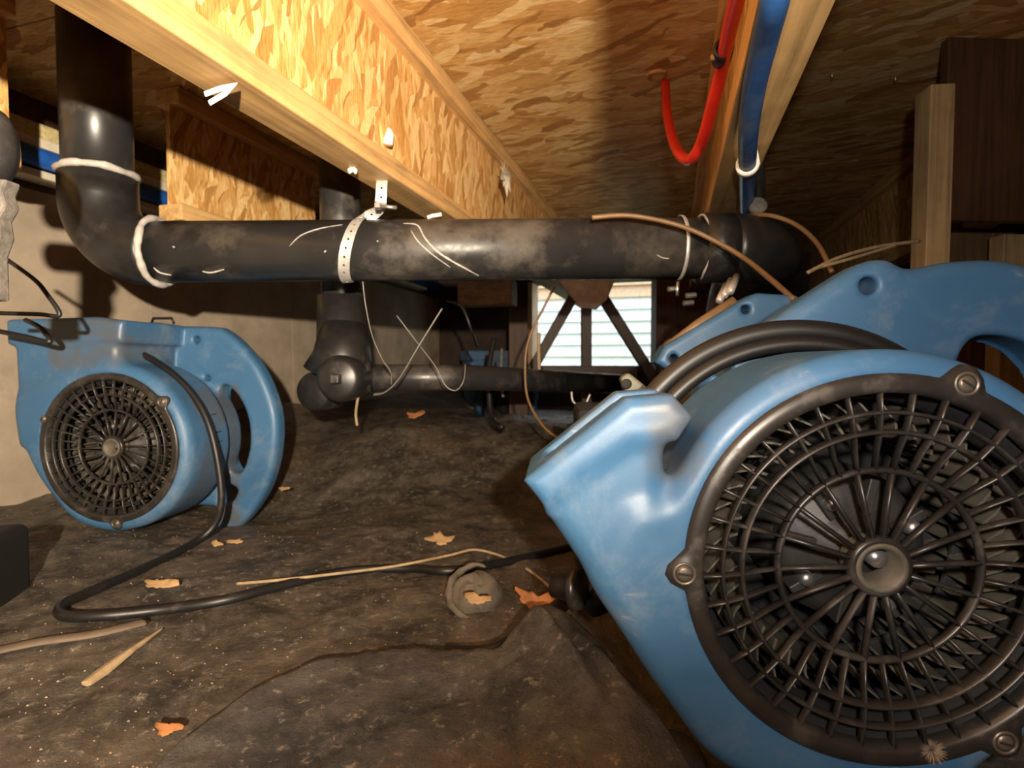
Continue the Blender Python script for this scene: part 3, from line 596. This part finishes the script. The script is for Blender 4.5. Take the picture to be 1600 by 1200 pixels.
def blower_guts(root, R=.134, rec=.011):
    gr = grille(root, R, rec)
    MB().lathe([(R * .985, .006), (R * .93, .010), (R * .86, .026), (R * .85, .040)], (0, 0, 0), (0, 1, 0), 64).lathe([(R * .976, .02), (R * .976, .121), (R * .85, .121)], (0, 0, 0), (0, 1, 0), 64).build('inlet_cone', M['dark'], root, smooth=True, world=False)
    for e in root['ears']:
        a = math.radians(e); c = Vector(((R + .0005) * math.cos(a), -.0042, (R + .0005) * math.sin(a)))
        sc = MB().lathe([(0, -.0012), (.0035, -.0012), (.0050, -.0006), (.0054, .0008), (.0060, .0008), (.0064, -.0008), (.0080, -.0006), (.0084, .003)], c, (0, 1, 0), 20).build('screw', M['screw'], root, smooth=True, world=False)
        MB().box(-.0045, .0045, -.0006, .0004, -.0007, .0007, Matrix.Translation(c + Vector((0, -.0013, 0))) @ Matrix.Rotation(a * 3, 4, 'Y')).build('screw_slot', M['dark'], sc, world=False)
    # squirrel cage wheel
    wheel = MB(); r0, r1 = .088, .112
    for k in range(44):
        a = 2 * PI * k / 44; P0 = Vector((r0 * math.cos(a), 0, r0 * math.sin(a))); P1 = Vector((r1 * math.cos(a + .17), 0, r1 * math.sin(a + .17)))
        Pm = (P0 + P1) / 2 * 1.0 + Vector((-math.sin(a), 0, math.cos(a))) * -.004; tv = Vector((-math.sin(a), 0, math.cos(a))) * .0011
        vs = []
        for y in (.034, .105):
            for q in (P0, Pm, P1): vs += [q + tv + UY * y, q - tv + UY * y]
        wheel.add(vs, [(0, 2, 8, 6), (2, 4, 10, 8), (1, 7, 9, 3), (3, 9, 11, 5), (0, 1, 3, 2), (2, 3, 5, 4), (4, 5, 11, 10), (0, 6, 7, 1)])
    wh = wheel.build('impeller', M['imp'], root, world=False)
    rg = MB()
    for y in (.072, .106): rg.tube([(.1 * math.cos(2 * PI * k / 64), y, .1 * math.sin(2 * PI * k / 64)) for k in range(64)], 1, 8, sq=(.002, .0125), closed=True, up=(0, 1, 0))
    rg.build('impeller_rings', M['dark'], wh, smooth=True, world=False)
    MB().lathe([(0, .115), (.115, .115), (.125, .118)], (0, 0, 0), (0, 1, 0), 48).build('back_plate', M['dark'], root, world=False)
    mt = MB().lathe([(.0, .036), (.018, .036), (.022, .040), (.045, .044), (.056, .052), (.060, .066), (.060, .115)], (0, 0, 0), (0, 1, 0), 40).build('motor', M['motor'], root, smooth=True, world=False)
    for k in range(8):
        a = 2 * PI * k / 8 + .2
        MB().box(.030, .056, .036, .060, -.0035, .0035, Matrix.Rotation(a, 4, 'Y')).build('motor_fin', M['motor'], mt, world=False, bevel=.001)
    for k in range(4):
        a = 2 * PI * k / 4 + .5
        MB().lathe([(0, .030), (.0045, .030), (.006, .034), (.006, .05)], (.042 * math.cos(a), 0, .042 * math.sin(a)), (0, 1, 0), 12).build('motor_bolt', M['steel'], mt, smooth=True, world=False)
    MB().lathe([(.0105, .020), (.0135, .0), (.0165, -.001), (.0175, .001), (.0178, .022)], (0, rec - .006, 0), (0, 1, 0), 32).build('hub_cup', M['imp'], root, smooth=True, world=False)
    MB().tube([(0.003, rec + .03, .003), (.003, rec + .004, .003)], .0065, 12).build('shaft', M['steel'], root, smooth=True, world=False)
def blower_body(root, outline, nozzle, lip, rear, holes, recess, h, depth=.135, yr=(.165, .21), extra_round=.02, open_dir=None, noz_y=(.004, .16), mo=.012, ri=.1315, rd=.145, kn=.028, wear=()):
    def fn(x, y, z):
        X, Z = np.meshgrid(x, z, indexing='ij')
        d = extr(sd_poly(sp2(outline), X, Z), y, 0, depth, extra_round)
        if nozzle: d = smin(d, extr(sd_poly(nozzle, X, Z), y, noz_y[0], noz_y[1], .016), kn)
        if lip: d = smin(d, extr(sd_poly(lip, X, Z), y, noz_y[0] - .004, noz_y[1] + .004, .010), .012)
        rad = np.sqrt(X ** 2 + Z ** 2)
        d = smin(d, extr(rad - rd, y, .10, .20, .01), .008)
        rr = extr(sd_poly(sp2(rear), X, Z), y, yr[0], yr[1], .014)
        for hx, hz, r in holes: rr = smax(rr, -(np.sqrt((X - hx) ** 2 + (Z - hz) ** 2) - r)[:, None, :] + 0 * rr, .004)
        for P in recess: rr = smax(rr, -extr(sd_poly(sp2(P), X, Z), y, yr[0] - .05, yr[1] - .003, .004), .006)
        d = smin(d, rr, .010)
        d = smax(d, -extr(rad - ri, y, -.1, .125, .001), .003)          # inlet
        if open_dir: d = smax(d, -extr(sd_poly(open_dir, X, Z), y, noz_y[0] + mo, noz_y[1] - mo, .006), .004)
        return d
    hb_ = None
    allp = outline + (nozzle or []) + (lip or []) + rear
    x0 = min(p[0] for p in allp) - .025; x1 = max(p[0] for p in allp) + .025; z0 = min(p[1] for p in allp) - .025; z1 = max(p[1] for p in allp) + .025
    o = sdf_mesh('housing', fn, (x0, -.012, z0), (x1, .23, z1), h, M['blue'], root)
    n = len(o.data.vertices); co = np.empty(n * 3); o.data.vertices.foreach_get('co', co); co = co.reshape(-1, 3); wv = np.zeros(n)
    for bx in wear:
        k = 1.0
        for ax in range(3): k = k * sstep(bx[ax][0] - .025, bx[ax][0] + .025, co[:, ax]) * (1 - sstep(bx[ax][1] - .025, bx[ax][1] + .025, co[:, ax]))
        wv = np.maximum(wv, k)
    at_ = o.data.attributes.new('wear', 'FLOAT', 'POINT'); at_.data.foreach_set('value', wv.astype(np.float32))
    return o
def circ(r, a0, a1, n): return [(r * math.cos(math.radians(a)), r * math.sin(math.radians(a))) for a in np.linspace(a0, a1, n)]
# ---- the large one at right
NY = .362; nc = at(1386, 893, NY)
nb_ = thing('air_blower', 'large blue carpet-dryer blower in the right foreground with black spoked grille', 'blower', nc, math.radians(-5), 'blue air blowers'); nb_['ears'] = [182, 71, -56]; nb_['near'] = 1
out = circ(.1505, 156, -60, 15) + [(.05, -.153), (-.02, -.172), (-.10, -.150), (-.140, -.107), (-.178, -.047), (-.195, -.01), (-.175, .035), (-.150, .045)]
noz = [(-.10, -.08), (-.146, -.085), (-.186, -.035), (-.230, .030), (-.222, .055), (-.178, .098), (-.146, .098), (-.146, .062), (-.146, .020)]
lip_ = [(-.229, .034), (-.247, .056), (-.174, .116), (-.142, .119), (-.127, .103), (-.138, .086), (-.172, .084), (-.207, .058)]
opn = [(-.222, .060), (-.270, .095), (-.190, .150), (-.13, .140), (-.150, .095), (-.14, .06), (-.17, .01)]
rear = [(-.078, .132), (-.055, .150), (.0, .192), (.06, .232), (.088, .240), (.112, .231), (.15, .237), (.20, .236), (.25, .215), (.30, .16), (.325, .08), (.31, 0), (.27, -.08), (.20, -.14), (.1, -.15), (-.02, -.14), (-.09, -.09), (-.11, 0), (-.10, .07), (-.085, .105)]
blower_body(nb_, out, noz, lip_, rear, [(.072, .214, .0085), (-.062, .136, .0090)], [[(.17, .165), (.23, .15), (.265, .08), (.25, 0), (.2, -.06), (.165, -.03), (.158, .05), (.15, .12)]], .0026, open_dir=opn, rd=.126, kn=.014, noz_y=(.004, .10), mo=.030, extra_round=.015, wear=[((-.165, -.11), (-.02, .17), (.045, .13))])
blower_guts(nb_)
for r, y, th, a0, a1 in ((.171, .150, .0100, 146, -20), (.158, .138, .007, 150, -20), (.158, .158, .0075, 150, -20)):
    MB().tube([(r * math.cos(math.radians(a)), y + .002 * math.sin(a * .07), r * math.sin(math.radians(a))) for a in np.linspace(a0, a1, 60)], th, 14).build('cord_wrap', M['rubber'], nb_, smooth=True, world=False)
# dust tuft caught in the grille
mb = MB(); c = Vector((.028, -.006, -.118))
for k in range(500):
    d = Vector((random.gauss(0, 1), -abs(random.gauss(0, .4)), random.gauss(0, 1))).normalized() * random.uniform(.003, .010)
    s_ = Vector((random.gauss(0, 1), 0, random.gauss(0, 1))).normalized() * .0005; mb.add([c - s_, c + s_, c + d], [(0, 1, 2)])
mb.build('dust_tuft', M['dust'], nb_, world=False)
# foot under the nozzle
MB().lathe([(0, -.003), (.019, -.003), (.022, 0), (.022, .006), (.014, .008), (.012, .03), (0, .03)], at(905, 920, .56) , (-.75, .45, -.1), 28).build('x', M['grille'], smooth=True).name = 'rubber_disc'
fo = bpy.data.objects['rubber_disc']; tag(fo, 'round grey rubber disc lying below the blue nozzle at its left edge', 'disc')
MB().tube([at(925, 905, .60), at(950, 930, .60)], .03, 20).build('foot_block', M['rubber'], fo, smooth=True, world=True)
# ---- the one at left
LY = 1.03; lc = at(170, 700, LY)
lb = thing('air_blower', 'blue blower standing on the plastic at left below the pipe elbow', 'blower', lc, math.radians(-6), 'blue air blowers'); lb['ears'] = [158, 38, -85]; lb['near'] = 0
out = circ(.163, 100, -80, 12) + [(-.02, -.164), (-.085, -.145), (-.135, -.095), (-.172, -.040), (-.192, .02), (-.192, .09), (-.12, .13), (-.05, .15)]
noz = [(-.194, 0), (-.200, .10), (-.202, .205), (-.10, .212), (.020, .205), (.012, .12), (-.06, .05)]
lip_ = [(-.212, .196), (-.212, .246), (-.02, .250), (.035, .242), (.030, .200)]
opn = [(-.19, .15), (-.195, .30), (.02, .30), (.01, .15)]
rear = [(-.085, .15), (-.10, .232), (-.085, .243), (0, .243), (.10, .240), (.125, .232), (.160, .205), (.202, .155), (.232, .09), (.244, .03), (.238, -.045), (.215, -.115), (.175, -.175), (.135, -.212), (.09, -.216), (.10, -.16), (.0, -.15), (-.08, -.10), (-.11, 0)]
hs_ = [[(.118, .112), (.150, .098), (.176, .05), (.182, -.01), (.165, -.070), (.140, -.078), (.12, -.03), (.11, .04)], [(.12, -.105), (.150, -.115), (.135, -.145), (.105, -.15)]]
blower_body(lb, out, noz, lip_, rear, [(.062, .212, .008), (.085, .128, .007)], hs_, .0042, open_dir=opn, noz_y=(.004, .165), ri=.1415, wear=[((-.13, .04), (-.02, .17), (.14, .26)), ((.10, .17), (.03, .20), (-.2, .12))])
blower_guts(lb, R=.144)
for k, a in enumerate(((14), (-6))):
    c = Vector((.158 * math.cos(math.radians(a)), .09, .158 * math.sin(math.radians(a))))
    MB().box(-.004, .004, -.012, .012, -.022, .022, Matrix.Translation(c) @ Matrix.Rotation(-math.radians(a), 4, 'Y')).build('vent_slot', M['dark'], lb, world=False, bevel=.003)
MB().tube([(-.07, .2, .25), (-.065, .2, .262), (-.02, .2, .262), (-.015, .2, .25)], .003, 8).build('latch_loop', M['rubber'], lb, smooth=True, world=False)
# cord of the left blower, round the drum and away over the floor
cd = [at(200, 548, 1.10), at(225, 555, 1.10), at(262, 578, 1.08), at(300, 615, 1.07), at(325, 660, 1.06), at(340, 720, 1.05), at(346, 780, 1.03), at(335, 820, 1.0)]
cd += [fl(300, 850, .008), fl(220, 890, .008), fl(140, 925, .008), fl(98, 945, .008), fl(100, 962, .008), fl(160, 962, .008), fl(250, 953, .008), fl(350, 938, .010), fl(440, 915, .008), fl(540, 893, .008), fl(640, 888, .008), fl(700, 892, .008), fl(780, 880, .008), fl(880, 857, .008), fl(940, 842, .008)]
pc = thing('power_cord', 'black power cord from the left blower looping across the plastic floor', 'cord', fl(200, 960))
MB().tube(spline(cd, 8), .0068, 12).build('cable', M['rubber'], pc, smooth=True)
MB().tube([at(196, 540, 1.09), at(200, 550, 1.09), at(206, 556, 1.09)], [.012, .015, .009], 12).build('plug', M['rubber'], pc, smooth=True)
# ---- third, stacked behind the large one: blue rear frame on olive body
tc = at(1130, 600, .76)
tb = thing('air_blower', 'smaller blue and olive blower half hidden between the large blower and the opening', 'blower', tc, math.radians(-4), 'blue air blowers')
PP = lambda px, py, Y: ((px - 1130) / F * Y, (600 - py) / F * Y)
plate = [PP(*q, .76) for q in ((1026, 566), (1040, 540), (1160, 468), (1180, 458), (1240, 462), (1290, 500), (1290, 640), (1200, 640), (1120, 560), (1080, 585), (1050, 582))]
def f3(x, y, z):
    X, Z = np.meshgrid(x, z, indexing='ij'); d = extr(sd_poly(plate, X, Z), y, 0, .05, .008)
    for hx, hy in ((1054, 560), (1163, 484)):
        a, b = PP(hx, hy, .76); d = smax(d, -(np.sqrt((X - a) ** 2 + (Z - b) ** 2) - .0065)[:, None, :] + 0 * d, .003)
    return d
sdf_mesh('housing', f3, (-.11, -.01, -.06), (.165, .07, .14), .003, M['blue'], tb)
MB().box(-.06, .15, .055, .15, -.25, .07).build('motor_body', M['olive'], tb, world=False, bevel=.02, seg=4)
MB().tube([(-.075, .02, .050), (-.03, .02, .085), (.02, .02, .118)], .007, 10).build('gasket_edge', M['cable'], tb, smooth=True, world=False)
MB().lathe([(.052, 0), (.060, .0), (.062, .04), (.052, .04)], (.02, -.02, -.09), (0, 1, 0), 32).build('inlet_ring', M['grille'], tb, smooth=True, world=False)
MB().prism([PP(*q, .76) for q in ((1075, 655), (1068, 610), (1090, 585), (1130, 570), (1190, 600), (1160, 700), (1110, 690))], -.05, .03).build('fan_cover', M['olive'], tb, world=False, bevel=.008, seg=3)
MB().box(-.2, .1, .05, .2, -.30, -.04).build('base_frame', M['dark'], tb, world=False, bevel=.01)
q0 = [at(*q, .62) for q in ((967, 590), (980, 582), (1018, 612), (1030, 640), (985, 625), (972, 606))]
lg = MB().prism([(q.x, q.z) for q in q0], .61, .625).build('bracket_plate', M['olive'], bevel=.003); tag(lg, 'olive bracket plate with a bolt hole above the blue nozzle', 'bracket')
MB().lathe([(0, -.001), (.0045, -.001), (.006, 0), (.0055, .002)], at(979, 600, .609), (0, 1, 0), 16).build('bolt_hole', M['dark'], lg, smooth=True)
q = at(1140, 462, .85)
for k, (x, y) in enumerate(((1124, 470), (1132, 462), (1141, 456))):
    tag(MB().tube([at(x, y, .9), at(x + 10, y - 24, .95)], .006, 10).build('hose_coil', M['zinc'], smooth=True), ('lowest', 'middle', 'highest')[k] + ' shiny ribbed hose coil behind the small blue bracket', 'hose coil', 'shiny hose coils')
tag(MB().tube([at(1058, 588, .70), at(1068, 584, .70)], .004, 8).build('bolt', M['steel'], smooth=True), 'small shiny bolt under the small blue bracket', 'bolt')
# ---- far blower: a copy of the left one
def copy_tree(o, parent=None):
    c = o.copy(); COL.objects.link(c); c.parent = parent
    for ch in list(o.children): copy_tree(ch, c)
    return c
fb = copy_tree(lb); fb.location = (-.02, 2.80, .140); fb.rotation_euler = (0, 0, math.radians(20)); fb['label'] = 'far blue blower in the shade left of the bright opening'
# ================================================================== THINGS ON THE FLOOR
def sheet():
    B = [at(x, y, CAMZ * F / (y - 565) * .97) for x, y in ((262, 1215), (330, 1155), (420, 1090), (520, 1045), (600, 1032), (700, 1034), (775, 1040), (830, 1000), (862, 980), (935, 1006), (965, 1045), (1000, 1100), (1045, 1160), (1075, 1210))]
    B = spline(B, 8); n = len(B); V = []; m = 40
    for i, b in enumerate(B):
        s_ = i / (n - 1); f = Vector((-.26 + .42 * s_, .28, 0))
        for j in range(m + 1):
            t = j / m; q = Vector((b.x, b.y, 0)).lerp(f, t)
            lift = .016 + .030 * math.exp(-((q.x - .04) ** 2 + (q.y - .62) ** 2) / .008) + .022 * math.exp(-((q.x - .12) ** 2 + (q.y - .5) ** 2) / .006)
            fold = .018 * math.exp(-((q.x - .035 - (q.y - .6) * -.35) / .010) ** 2) * math.exp(-((q.y - .56) / .06) ** 2) + .014 * math.exp(-((q.x - .065 - (q.y - .6) * -.45) / .008) ** 2) * math.exp(-((q.y - .55) / .05) ** 2)
            seam = -.004 * math.exp(-((q.x + .05 - (q.y - .5) * 1.3) / .004) ** 2)
            wr_ = .010 * (fbm(np.array(q.x * 14.), np.array(q.y * 14.), 4, True) - .5)
            z = float(floor_z(q.x, q.y, True)) * .5 + lift + fold + seam + float(wr_) - (.010 if j == 0 else 0)
            V.append((q.x, q.y, z))
    Fc = [(i * (m + 1) + j, i * (m + 1) + j + 1, (i + 1) * (m + 1) + j + 1, (i + 1) * (m + 1) + j) for i in range(n - 1) for j in range(m)]
    o = MB().add(V, Fc).build('plastic_sheet', M['sheet2'], smooth=True); s2 = o.modifiers.new('thick', 'SOLIDIFY'); s2.thickness = .003
    tag(o, 'wrinkled black plastic sheet flap lying in the foreground', 'plastic sheet')
sheet()
c = fl(1030, 1190, 0); V = []; mb = MB()
mb.lathe([(0, .034), (.018, .033), (.030, .028), (.037, .016), (.040, .0), (.041, -.02)], Vector((c.x + .012, c.y - .012, c.z)), (.1, 0, 1), 24)
tag(mb.build('plastic_fold', M['sheet2'], smooth=True), 'rounded fold of plastic at the bottom beside the large blower', 'plastic fold')
# rounded stone
c = fl(742, 950)
rk = thing('round_stone', 'round dusty lump with a pale torn top right of centre on the plastic', 'stone', c)
V = []; Fc = []; n = 24
for i in range(12):
    ph = PI / 2 * i / 11
    for k in range(n):
        a = 2 * PI * k / n; r = .034 * math.cos(ph) ** .7 * (1 + .10 * math.sin(2 * a + 1) + .05 * math.sin(5 * a)); V.append(c + Vector((0, .010, .014)) + Matrix.Rotation(.62, 3, 'X') @ Vector((r * math.cos(a), r * math.sin(a) * 1.15, -.020 + .044 * math.sin(ph) + .003 * math.sin(3 * a + i))))
Fc = [(i * n + k, i * n + (k + 1) % n, (i + 1) * n + (k + 1) % n, (i + 1) * n + k) for i in range(11) for k in range(n)]
MB().add(V, Fc).build('lump', M['rock'], rk, smooth=True)
rim = [c + Vector((0, .005, .021)) + Matrix.Rotation(.62, 3, 'X') @ Vector((.0345 * math.cos(a), .039 * math.sin(a), .002 * math.sin(5 * a))) for a in np.linspace(1.2, 4.9, 30)]
MB().tube(rim, [.0052 * math.sin(PI * (k + .8) / 31) ** .5 * (1 + .15 * math.sin(k * 1.7)) for k in range(30)], 8).build('rim', M['rock'], rk, smooth=True)
def leaf(px, py, size, rot, mat, label, lob=5, cat='leaf', curl=.35, dz=.004, name='dry_leaf'):
    c = fl(px, py, dz); n = 26; pts = []
    for k in range(n):
        a = 2 * PI * k / n; r = size * (.62 + .38 * abs(math.cos(a * lob / 2 + rot)) ** 1.5) * (1 - .25 * math.sin(a * 2)) * random.uniform(.72, 1.12); pts.append((r * math.cos(a + rot), r * .62 * math.sin(a + rot)))
    V = [c + Vector((0, 0, size * .42))]; Fc = []
    for q in (.55, 1):
        for x, y in pts: V.append(c + Vector((x * q, y * q * .64, size * .40 + y * q * .70 + .35 * curl * (x * q) ** 2 / size + .10 * abs(y) * q + random.uniform(0, size * .08))))
    for k in range(n): l = (k + 1) % n; Fc += [(0, 1 + k, 1 + l), (1 + k, 1 + n + k, 1 + n + l, 1 + l)]
    o = MB().add(V, Fc).build(name, M[mat], smooth=True); sm = o.modifiers.new('thick', 'SOLIDIFY'); sm.thickness = .0008
    return tag(o, label, cat)
leaf(838, 955, .030, .6, 'leaf', 'orange dry leaf between the dusty lump and the blue blower', 3, curl=.9)
leaf(688, 853, .026, .2, 'leaf2', 'pale orange dry leaf beside the long straw', 4)
leaf(790, 732, .036, .1, 'leaf', 'brown dry leaf left of the blue nozzle tip', 4)
leaf(648, 656, .030, 1.2, 'leaf', 'orange leaf under the low black pipe', 3, curl=.8)
leaf(738, 640, .03, .3, 'leaf2', 'faded leaf behind the orange one under the low pipe', 4)
leaf(252, 922, .020, .8, 'leaf2', 'tan wood chip beside the loop of the power cord', 2, 'wood chip', .1, name='wood_chip')
leaf(338, 854, .012, .1, 'leaf2', 'small pale chip right of the left blower', 3, 'wood chip', .1, name='wood_chip')
leaf(366, 851, .013, .9, 'leaf2', 'small slanting chip, second right of the left blower', 2, 'wood chip', .1, name='wood_chip')
leaf(262, 1148, .012, .9, 'leaf', 'small rusty crumb on the plastic near the lower left', 3, 'crumb', .1, name='crumb')
leaf(443, 767, .012, .9, 'leaf2', 'pale crumb on the plastic beside the left blower handle', 3, 'crumb', .1, name='crumb')
leaf(745, 945, .016, .4, 'leaf2', 'pale torn leaf on top of the dusty lump', 3, 'leaf', .1, .040)
# splinter, straws, strap
mb = MB(); a = fl(135, 1068, .004); b = fl(252, 983, .006); m_ = a.lerp(b, .5) + Vector((.003, 0, .003))
mb.tube([a, a.lerp(b, .2), m_, b], [.006, .0075, .005, .0015], 6, sq=(.5, 1)); tag(mb.build('wood_splinter', M['straw']), 'long tan wood splinter on the plastic at lower left', 'splinter')
wire([fl(370, 912, .006), fl(430, 907, .012), fl(520, 897, .014), fl(620, 884, .016), fl(700, 868, .012), fl(740, 859, .014), fl(775, 866, .012), fl(792, 873, .010)], .0022, 'straw', 'long pale straw lying across the black cord', 'straw', 'straw')
wire([fl(822, 888, .006), fl(845, 905, .008), fl(872, 930, .008)], .0022, 'straw', 'short pale straw between the cord and the orange leaf', 'straw', 'straw')
wire([fl(-30, 1022, .006), fl(60, 1003, .008), fl(150, 990, .008), fl(225, 972, .004)], .009, 'strap', 'flat brown strap on the plastic at the left edge', 'strap', 'flat_strap', sq=(.35, 1))
wire([fl(700, 1024, .004), fl(770, 1022, .012), fl(830, 985, .020), fl(880, 942, .03), fl(910, 915, .04)], .011, 'rubber', 'short thick black hose end coming out of the plastic flap', 'hose', 'black_hose', 14)
wire([fl(745, 742, .006), fl(790, 744, .01), fl(830, 745, .01), fl(870, 748, .01)], .004, 'rubber', 'thin dark cord beside the brown leaf', 'cord', 'thin_cord')
wire([at(560, 618, 1.2), at(556, 645, 1.22), at(558, 665, 1.22)], .003, 'straw', 'small pale stalk hanging under the cleanout fitting', 'stalk', 'dry_stalk')
# left edge things
wire([at(-10, 392, .8), at(20, 412, .8), at(55, 438, .8), at(72, 458, .8), at(93, 492, .8), at(60, 491, .8), at(-10, 489, .8)], .0032, 'rubber', 'bent black wire at the left edge above the blower')
wire([at(-10, 516, .93), at(40, 526, .93), at(78, 534, .93), at(62, 512, .94), at(40, 500, .95)], .0042, 'rubber', 'black wire hook lying over the left blower nozzle', name='wire_hook')
q = at(-8, 228, .6); tag(MB().tube(spline([q + Vector((-.06, 0, .030)), q + Vector((-.012, 0, .026)), q + Vector((.000, 0, 0)), q + Vector((-.012, 0, -.026)), q + Vector((-.06, 0, -.030))], 6), .021, 16).build('black_duct_end', M['abs'], smooth=True), 'rounded black duct end at the upper left edge', 'duct')
mb = MB(); q = at(-6, 340, .6)
pts = [(at(x, y, .6).x, at(x, y, .6).z) for x, y in ((-40, 280), (22, 284), (14, 305), (20, 325), (8, 345), (12, 372), (2, 400), (4, 470), (-40, 470))]
tag(mb.prism(pts, .59, .61).build('torn_fabric', M['greycloth'], bevel=.003), 'torn grey fabric hanging at the left edge', 'fabric')
q = fl(-90, 985); mb = MB().box(-.14, .035, 0, .12, -.03, .10, Matrix.Translation(q) @ Matrix.Rotation(.25, 4, 'Z')); tag(mb.build('black_case', M['black'], bevel=.012, seg=3), 'dark case corner at the left edge on the floor', 'case')
# loose grit on the plastic: nobody could count it
mb = MB()
for k in range(2200):
    Y = .42 + 1.3 * rng.rand() ** 1.6; X = (rng.rand() * 1.15 - .95) * Y * 1.0; z = float(floor_z(X, Y)); r = .0003 + .0012 * rng.rand() ** 3
    V = [Vector((X, Y, z)) + Vector((r * math.cos(a) * (1 + .5 * rng.rand()), r * math.sin(a), 0)) for a in (0, 1.57, 3.14, 4.71)] + [Vector((X, Y, z + r))]
    mb.add(V, [(0, 1, 4), (1, 2, 4), (2, 3, 4), (3, 0, 4)])
tag(mb.build('grit', M['dust']), 'pale grit and crumbs scattered over the plastic', 'debris', kind='stuff')
